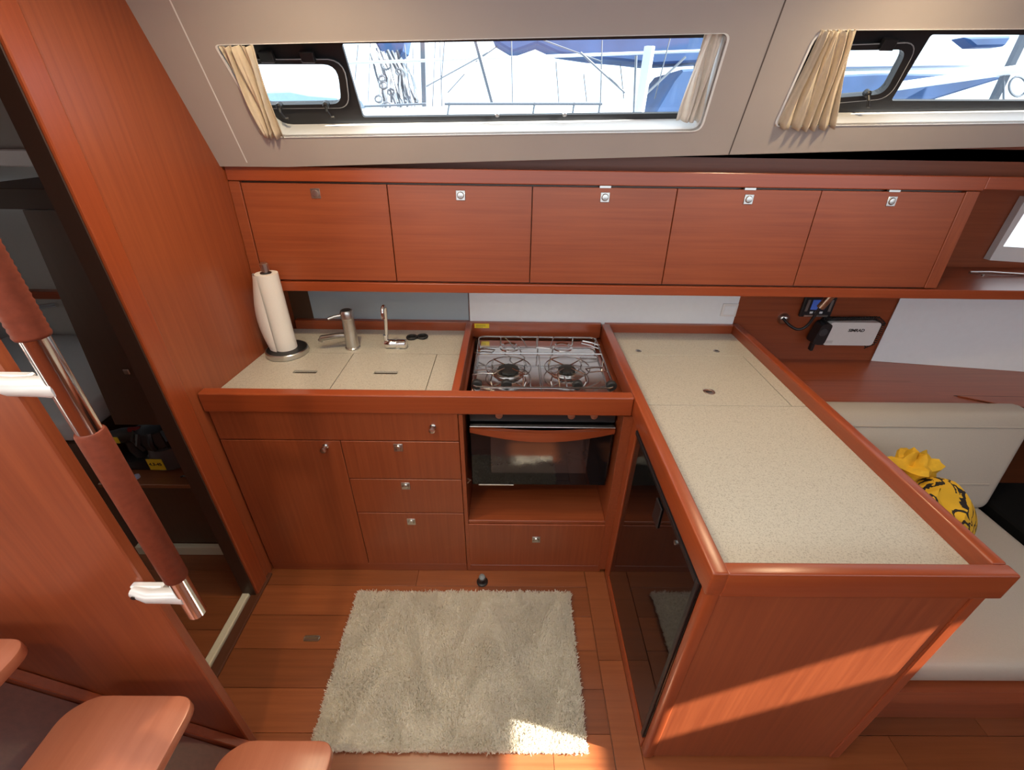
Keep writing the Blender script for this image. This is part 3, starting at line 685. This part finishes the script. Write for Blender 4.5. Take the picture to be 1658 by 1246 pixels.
ztop = AX((437, 425), 1, py_).z; zr = AX((440, 442), 1, py_).z
MB().lathe([(.008, 0), (.008, ztop-.905-.03), (.015, ztop-.905-.03), (.015, ztop-.905-.004), (.010, ztop-.905)], (px_, py_, .905), Z, 18).build('post', msteel, ph, 40)
rl = thing('paper_towel_roll', (px_, py_, .905), 'white kitchen paper roll with a loose sheet on the steel holder', 'paper roll')
prf = []
MB().lathe([(.020, .001), (.0415, .001), (.0405, (zr-.905)), (.020, zr-.905)], (px_, py_, .9045), Z, 36).build('roll', mpaper, rl, 40)
def sheet(u, v):
    z = .907+v*(zr-.907); a = math.radians(250)-u*1.25; spread = .006+.030*math.sin(math.pi*min(1, max(0, 1-v)*1.0))*u
    r = .0425+spread*(1.15-v*.5)
    return (px_+r*math.cos(a)-.012*u*(1-v), py_+r*math.sin(a)-.010*u*(1-v), z)
MB().grid(sheet, 14, 14).build('loose_sheet', mpaper, rl, True)
MB().lathe([(.020, 0), (.020, .002), (.014, .003)], (px_, py_, zr), Z, 20).build('core', mblack, rl)
# socket on the backsplash
q0, q1 = AX((1171, 491), 1, .628), AX((1190, 512), 1, .628)
sk = thing('socket_plate', (q0.x, .63, .95), 'square white socket plate on the white backsplash panel', 'socket')
MB().box(q0.x, q1.x, .624, .630, q1.z, q0.z, .0015).build('plate', mwindow_trim, sk)
MB().box(q0.x+.010, q1.x-.010, .622, .624, q1.z+.010, q0.z-.010, .001).build('rocker', mpanelw, sk)

# ================================================================== WALL ITEMS ON THE RIGHT
WY = .65
l0 = AX((1268, 515), 1, WY)
lp_ = thing('reading_lamp', tuple(l0), 'gooseneck reading lamp with brass-steel barrel on the wooden side wall', 'lamp')
MB().lathe([(.026, 0), (.026, .008), (.018, .018), (.008, .022)], l0, -Y, 20).build('wall_mount', msteel, lp_, 40)
gp = [AX((1268, 515), 1, WY-.02), AX((1278, 526), 1, WY-.05), AX((1292, 533), 1, WY-.07), AX((1308, 526), 1, WY-.08), AX((1328, 497), 1, WY-.09)]
def bez(ps, n=16):
    out = []
    ps = [ps[0]]+ps+[ps[-1]]
    for i in range(1, len(ps)-2):
        for k in range(n//3):
            t = k/(n//3); p0, p1, p2, p3 = ps[i-1], ps[i], ps[i+1], ps[i+2]
            out.append(.5*((2*p1)+(p2-p0)*t+(2*p0-5*p1+4*p2-p3)*t*t+(3*p1-p0-3*p2+p3)*t**3))
    return out+[ps[-1]]
MB().tube(bez(gp), .0062, 10).build('gooseneck', mblack, lp_, True)
la, lb = AX((1328, 498), 1, WY-.09), AX((1351, 473), 1, WY-.10)
MB().tube([la-(lb-la)*.05, la, lb], [.010, .0165, .0165], 16).build('barrel', plain('brass_steel', (.62, .50, .38), .2, 1), lp_, 40)
MB().tube([lb, lb+(lb-la).normalized()*.004], .018, 16).build('barrel_rim', mblack, lp_)
def wquad(p, y): return [AX(k, 1, y) for k in p]
pn = thing('switch_panel', tuple(AX((1322, 508), 1, WY)), 'small black instrument panel with blue screen behind the reading lamp', 'panel')
c = AX((1322, 495), 1, WY); hw = (AX((1348, 495), 1, WY).x-AX((1297, 495), 1, WY).x)/2
MB().box(c.x-hw, c.x+hw, WY-.016, WY, c.z-.048, c.z+.048, .004).build('housing', mblack, pn)
MB().box(c.x-.035, c.x+.03, WY-.018, WY-.016, c.z-.012, c.z+.034, .001).build('screen', plain('blue_screen', (.05, .10, .38), .2, emit=.35), pn)
for k in range(3): MB().box(c.x-.032+k*.022, c.x-.018+k*.022, WY-.019, WY-.016, c.z-.030, c.z-.020, .001).build('button', mpanelw, pn)
MB().box(c.x-.055, c.x+.055, WY-.020, WY-.016, c.z-.045, c.z-.036, .001).build('trim_strip', msteel, pn)
for s_ in (-1, 1): MB().box(c.x+s_*.052-.006, c.x+s_*.052+.006, WY-.019, WY-.016, c.z-.02, c.z+.035, .001).build('side_key', plain('key_grey', (.2, .17, .16), .4), pn)
# radio with white cover
ry = WY-.055
A, B, Cc, D = AX((1342, 521), 1, ry), AX((1428, 523), 1, ry), AX((1411, 561), 1, ry), AX((1337, 557), 1, ry)
rx0, rx1, rz0, rz1 = (A.x+D.x)/2, (B.x+Cc.x)/2, (Cc.z+D.z)/2, (A.z+B.z)/2
rd = thing('marine_radio', ((rx0+rx1)/2, WY, rz0), 'white covered marine radio with black coiled lead on the wooden side wall', 'radio')
FW = (Vector((0, ry, 0)), X, Z, Y)
MB().holed(rounded([(rx0, rz0), (rx1, rz0), (rx1, rz1), (rx0, rz1)], .016, 6), [], FW, 0, .03).build('cover', plain('radio_white', (.74, .73, .72), .4), rd)
MB().holed(rounded([(rx0-.015, rz0-.014), (rx1+.006, rz0-.014), (rx1+.006, rz1+.006), (rx0-.015, rz1+.006)], .02, 6), [], FW, .03, .026).build('body', mblack, rd)
text_mesh('lettering', 'SIMRAD', .019, mblack, rd, ((rx0+rx1)/2+.012, ry-.0006, rz0+.66*(rz1-rz0)), X, Z, .0005, 1.1, .0006, .12)
MB().box(rx0+.010, rx0+.04, ry-.0012, ry, rz0+.010, rz0+.024, .0005).build('cover_tab', plain('radio_tab', (.6, .58, .57), .5), rd)
hm = MB().holed(rounded([(rx0-.062, rz0+.01), (rx0-.004, rz0+.004), (rx0+.004, rz1-.004), (rx0-.045, rz1-.004)], .02, 5), [], FW, -.012, .05).build('handset', mblack, rd)
MB().lathe([(.018, 0), (.018, .002), (.012, .003)], ((rx0-.028), ry-.012, rz1-.045), -Y, 18).build('handset_speaker', plain('handset_grey', (.05, .05, .055), .3), hm)
MB().box(rx0-.05, rx0-.035, ry-.005, ry+.02, rz0-.03, rz0+.02, .004).build('handset_foot', mblack, hm)
co = []; path = [Vector((rx0-.03, ry+.01, rz1+.012)), Vector((rx1-.02, ry+.01, rz1+.018)), Vector((rx1+.018, ry+.01, rz1-.01)), Vector((rx1+.016, ry+.01, rz0+.01)), Vector((rx1-.02, ry+.015, rz0-.014))]
tot = sum((path[i+1]-path[i]).length for i in range(4)); turns = 46; npt = turns*8
for k in range(npt+1):
    s_ = tot*k/npt; i = 0
    while i < 3 and s_ > (path[i+1]-path[i]).length: s_ -= (path[i+1]-path[i]).length; i += 1
    t_ = (path[i+1]-path[i]).normalized(); nrm = t_.cross(Y); a = 2*math.pi*k/8
    co.append(path[i]+t_*s_+(nrm*math.cos(a)+Y*math.sin(a))*.0075)
MB().tube(co, .0022, 5).build('coiled_lead', mrubber, rd, True)

# ================================================================== SETTEE
se = thing('settee', (1.0, -.2, 0), 'cream upholstered settee on a wooden base behind the peninsula', 'sofa')
MB().box(.63, 1.405, -.62, .06, .36, .455, .04, 5).build('seat_cushion', mvinyl, se, 60)
MB().box(.63, 1.405, -.635, .0, .30, .36, .0).build('seat_board', wh, se)
MB().box(.66, 1.41, -.55, .22, 0, .30, .003).build('base', wh, se)
# reclined backrest cushion
bk = MB().hexa([(.64, -.055, .45), (1.405, -.055, .45), (.64, .10, .45), (1.405, .10, .45), (.64, .125, .775), (1.60, .125, .775), (.64, .235, .775), (1.60, .235, .775)], .035, 5).build('backrest', mvinyl, se, 60)
def bkp(x, z): t = (z-.45)/.325; return Vector((x, -.055+.18*t-.0015, z))
MB().tube([bkp(.66, .545), bkp(1.40, .545)], .003, 6).build('seam', mvinyl, bk)
MB().tube([bkp(.66, .735), bkp(1.55, .735)], .003, 6).build('seam', mvinyl, bk)
tag(MB().box(1.425, 2.2, -.48, .10, .0, .465, .008).build('dark_gap_block', plain('gap_shade_black', (.004, .004, .004), .9, spec=.1)), 'matt black block standing in for the dark gap at the end of the settee', 'box')  # black block paints in the shade of the gap beyond the seat
# yellow bag on the seat
def bag(u, v):
    a = u*2*math.pi; h = v
    rx_ = (.19*(1-.55*h**2))*(1+.12*math.sin(3*a+1)+.06*math.sin(7*a+4*h)); ry_ = .165*(1-.5*h**2)*(1+.1*math.sin(2*a)+.05*math.sin(5*a+6*h))
    if v > .98: rx_ *= .05; ry_ *= .05
    return (.93+rx_*math.cos(a), -.225+ry_*math.sin(a), .457+.25*h*(1+.10*math.sin(2*a+.5)))
bgo = thing('yellow_bag', (.93, -.225, .455), 'crumpled bright yellow fabric bag with black brush pattern on the settee', 'bag')
MB().grid(bag, 40, 20).build('bag_body', mbag, bgo, True)
def knot(u, v):
    a = u*2*math.pi; b = v*math.pi
    r = .055*(1+.3*math.sin(4*a+2*b)+.2*math.sin(7*b))
    return (.93+.02+r*math.sin(b)*math.cos(a)*1.3, -.095+r*math.sin(b)*math.sin(a), .70+r*math.cos(b))
MB().grid(knot, 24, 14).build('bag_knot', plain('yellow_fabric', (.72, .42, .02), .8, noise=.15, nscale=30), bgo, True)

# ================================================================== CURTAINS
def curtain(name, tops, bots, nple, amp, mat, label, off=-.014, mid=None, nu=72, nv=16, grp=None):
    T = [Vector((*rp(p), 0)) for p in tops]; Bq = [Vector((*rp(p), 0)) for p in bots]
    def pick(L, u):
        k = u*(len(L)-1); i = min(int(k), len(L)-2); return L[i].lerp(L[i+1], k-i)
    def fn(u, v):
        p = pick(T, u).lerp(pick(Bq, u), v)
        if mid: p.x += mid*math.sin(math.pi*v)
        ph_ = u*nple*2*math.pi
        d = amp*math.sin(ph_+.8*math.sin(3*v+u*5))*(.7+.3*v)+amp*.3*math.sin(2.3*ph_+2*v)
        p.x += .004*math.sin(5*v+u*9)
        return P3((p.x, p.y), off+d)
    m = MB().grid(fn, nu, nv); o = m.build(name, mat, None, True)
    md = o.modifiers.new('thick', 'SOLIDIFY'); md.thickness = .0015
    return tag(o, label, 'curtain', grp)
curtain('curtain', [(355, 74), (408, 72)], [(424, 218), (460, 222)], 3.5, .012, mcurtain, 'cream curtain gathered at the opening portlight above the paper roll', off=-.006)
curtain('curtain', [(1146, 57), (1178, 56)], [(1100, 203), (1134, 205)], 2.5, .010, mcurtain2, 'pale curtain gathered between the two cabin windows, nearer the long pane', off=.030)
curtain('curtain', [(1328, 48), (1384, 47)], [(1256, 204), (1300, 208), (1346, 205)], 5.5, .013, mcurtain, 'wide beige curtain gathered in dark folds beside the second window', off=-.008)

# ================================================================== RUG AND FLOOR ITEMS
rg = thing('rug', (-.61, -.38, 0), 'cream shaggy bath rug lying on the galley floor', 'rug')
RC = [AX(p, 2, .02) for p in ((578, 956), (922, 956), (953, 1218), (499, 1214))]
def rugp(u, v): return RC[0].lerp(RC[1], u).lerp(RC[3].lerp(RC[2], u), v)
MB().prism([(rugp(u, v).x, rugp(u, v).y, .001) for u, v in ((0.01, .01), (.99, .01), (.99, .99), (.01, .99))], Z*.010).build('backing', mrug, rg)
NB = 90000
u = rng.random(NB); v = rng.random(NB)
P0, P1, P2, P3_ = [np.array(p) for p in RC]
base = (P0*(1-u)[:, None]+P1*u[:, None])*(1-v)[:, None]+(P3_*(1-u)[:, None]+P2*u[:, None])*v[:, None]
base[:, 2] = .008
fx = np.sin(base[:, 0]*23+2*np.sin(base[:, 1]*17))+np.sin(base[:, 1]*31+base[:, 0]*11); fy = np.cos(base[:, 1]*21+2*np.cos(base[:, 0]*19))
lean = np.stack([.0012*fx+rng.normal(0, .0045, NB), .0012*fy+rng.normal(0, .0045, NB), .013+.003*np.sin(base[:, 0]*30+fy*2)+rng.normal(0, .002, NB)], 1)
ang = rng.random(NB)*np.pi; wd = .0021; off = np.stack([np.cos(ang)*wd, np.sin(ang)*wd, 0*ang], 1)
vv = np.stack([base-off, base+off, base+lean+off*.55, base+lean-off*.55], 1).reshape(-1, 3)
me = bpy.data.meshes.new('pile'); me.vertices.add(len(vv)); me.vertices.foreach_set('co', vv.ravel())
me.loops.add(NB*4); me.polygons.add(NB); me.loops.foreach_set('vertex_index', np.arange(NB*4)); me.polygons.foreach_set('loop_start', np.arange(NB)*4)
me.update(); me.validate(); me.materials.append(mrug)
po = bpy.data.objects.new('pile', me); C.objects.link(po); attach(po, rg); po['kind'] = 'stuff'
lr = AX((505, 1033), 2, 0)
lf = thing('floor_lift_ring', (lr.x, lr.y, 0), 'small steel lift ring set in the floor left of the rug', 'ring')
MB().holed(rounded([(lr.x-.032, lr.y-.012), (lr.x+.032, lr.y-.012), (lr.x+.032, lr.y+.012), (lr.x-.032, lr.y+.012)], .011, 6), [], (Vector((0, 0, 0)), X, Y, Z), .0, .002).build('plate', plain('dull_bronze', (.30, .22, .14), .35, .8), lf)
MB().tube([(lr.x+a*.026, lr.y+b*.007, .003) for a, b in ((-1, -1), (1, -1), (1.1, 0), (1, 1), (-1, 1), (-1.1, 0))], .0018, 6, closed=True).build('pull', msteel, lf)
q = AX((781, 942), 2, 0)
fp = thing('foot_pump', (q.x, q.y, 0), 'small dark foot pump pedal on the floor below the cooker drawer', 'pump')
MB().lathe([(.024, 0), (.024, .006), (.018, .010), (.016, .03)], (q.x, q.y, .0), Z, 18).build('pump_body', mblack, fp, 40)
MB().lathe([(.013, 0), (.015, .006), (.013, .016), (.006, .019)], (q.x, q.y-.002, .03), Vector((0, -.3, 1)), 18).build('pedal', plain('pump_grey', (.16, .18, .19), .3), fp, 40)

# ================================================================== OUTSIDE: harbour seen through the windows
struct(box('ground_water', msea, None, -40, 40, 1.6, 80, -.9, -.8, bev=0))
def yacht(name, y, label, hull_z, x0, x1, beam):
    t = thing(name, ((x0+x1)/2, y+beam/2, -.8), label, 'sailboat')
    n = 18; vv = []; ff = []
    for i in range(n):
        s_ = i/(n-1); x = x0+(x1-x0)*s_; hb = beam/2*(1-max(0, (s_-.55)/.45)**2.2)*(.8+.2*min(1, s_*3)); sz = hull_z+.12*s_**2
        for a, zz_ in ((-1, sz), (-.92, sz-.7), (-.5, -.8), (.5, -.8), (.92, sz-.7), (1, sz)): vv.append((x, y+beam/2+a*hb, zz_))
    for i in range(n-1):
        for k in range(5): ff.append((i*6+k, i*6+k+1, (i+1)*6+k+1, (i+1)*6+k))
        ff.append((i*6+5, i*6, (i+1)*6, (i+1)*6+5))
    ff += [tuple(range(6))[::-1], tuple((n-1)*6+k for k in range(6))]
    MB().add(vv, ff).build('hull', mgel, t, True)
    return t
def stay(p, q, y, r, par, mat=mmast, nm='stay', y2=None):
    MB().tube([AX(p, 1, y), AX(q, 1, y2 or y)], r, 6).build(nm, mat, par)
b1 = yacht('neighbour_yacht', 3.2, 'white neighbouring yacht with blue boom cover outside the long window', 1.55, -3.6, 4.6, 2.6)
# coachroof
MB().prism([AX(p, 1, 3.8) for p in ((560, 210), (575, 176), (840, 168), (900, 210))], Y*1.4, .03, 2).build('coachroof', mgel, b1)
stay((686, 40), (690, 200), 4.4, .045, b1, nm='mast'); stay((765, 45), (808, 205), 3.9, .022, b1, nm='shroud')
stay((1052, 75), (1032, 200), 4.0, .05, b1, mgel, 'furled_sail'); stay((1030, 90), (1026, 190), 3.95, .012, b1, nm='shroud')
stay((940, 85), (1012, 150), 4.0, .010, b1); stay((1110, 92), (1040, 158), 4.0, .012, b1)
for p, q_ in (((880, 65), (975, 100)), ((690, 140), (790, 85)), ((975, 65), (972, 170)), ((828, 60), (830, 168)), ((715, 130), (720, 65)), ((580, 72), (575, 130)), ((655, 72), (668, 185)), ((1085, 62), (1060, 160))):
    stay(p, q_, 4.1, .006, b1)
stay((562, 102), (690, 98), 3.6, .012, b1, mgel, 'guard_rail'); stay((690, 98), (1150, 82), 4.2, .014, b1, mgel, 'boom')
stay((720, 168), (975, 168), 3.5, .012, b1, nm='guard_rail'); stay((590, 172), (690, 168), 3.5, .010, b1, nm='guard_rail')
for x in (728, 866, 930, 972): stay((x, 166), (x-5, 200), 3.5, .010, b1, nm='stanchion')
# blue covers
def canvas(pts, y, th, nm, par, mat=mbluecanvas):
    MB().prism([AX(p, 1, y) for p in pts], Y*th, .02, 1).build(nm, mat, par)
for p, q_ in (((705, 65), (700, 180)), ((712, 65), (716, 185)), ((752, 120), (725, 150)), ((812, 70), (770, 100)), ((900, 100), (905, 168)), ((945, 120), (950, 165)), ((600, 65), (596, 170)), ((668, 70), (672, 180)), ((1000, 62), (1010, 160)), ((1130, 70), (1122, 120))):
    stay(p, q_, 4.9, .005, b1)
canvas([(600, 55), (660, 55), (655, 85), (640, 100), (620, 92)], 4.5, .25, 'boom_cover', b1)
canvas([(790, 40), (1180, 40), (1170, 98), (1060, 104), (1010, 98), (960, 94), (905, 86), (870, 70), (830, 84), (800, 66)], 4.6, .5, 'boom_cover', b1)
canvas([(1055, 190), (1090, 130), (1105, 112), (1170, 108), (1200, 190)], 4.0, 1.0, 'sprayhood', b1)
for k in range(16):
    xa = 600+k*3.2+random.uniform(-3, 3); ya = 84+random.uniform(-8, 12)
    MB().tube([AX((xa, ya), 1, 4.3+.01*k), AX((xa+14+random.uniform(-6, 6), 120), 1, 4.2+.02*k), AX((xa+26+random.uniform(-10, 8), 165+random.uniform(0, 18)), 1, 4.3)], random.uniform(.010, .024), 6).build('rope', mrope if k % 3 else mgel, b1)
for k in range(7):
    cx, cy, r = 625+random.uniform(-12, 22), 105+k*11, random.uniform(4, 8)
    MB().tube([AX((cx+r*math.cos(a*.524), cy+r*math.sin(a*.524)), 1, 4.15) for a in range(12)], .010, 5, closed=True).build('rope_coil', mrope, b1)
# boat in front of the portlight
canvas([(395, 148), (470, 146), (500, 152), (548, 156), (560, 175), (395, 180)], 3.9, 1.0, 'sprayhood_window', b1, plain('blue_grey_window', (.16, .26, .36), .3))
b2 = yacht('white_motor_yacht', 4.4, 'white boat with blue sail cover outside the second window', 1.62, 4.9, 12.5, 3.0)
canvas([(1340, 122), (1430, 118), (1640, 122), (1500, 165), (1300, 168)], 5.0, .6, 'sail_cover', b2)
canvas([(1560, 60), (1640, 58), (1628, 75), (1580, 76)], 5.2, .2, 'awning', b2)
canvas([(1300, 98), (1760, 96), (1760, 106), (1300, 112)], 5.6, .4, 'deck_edge', b2, mgel)
stay((1660, 55), (1600, 180), 4.8, .05, b2, nm='mast'); stay((1450, 140), (1700, 105), 4.7, .045, b2, mgel, 'boom'); stay((1625, 110), (1625, 170), 4.7, .01, b2)
MB().tube([AX((1648+14*math.cos(2*math.pi*k/20), 140+16*math.sin(2*math.pi*k/20)), 1, 4.6) for k in range(20)], .012, 6, closed=True).build('porthole_ring', mmast, b2)
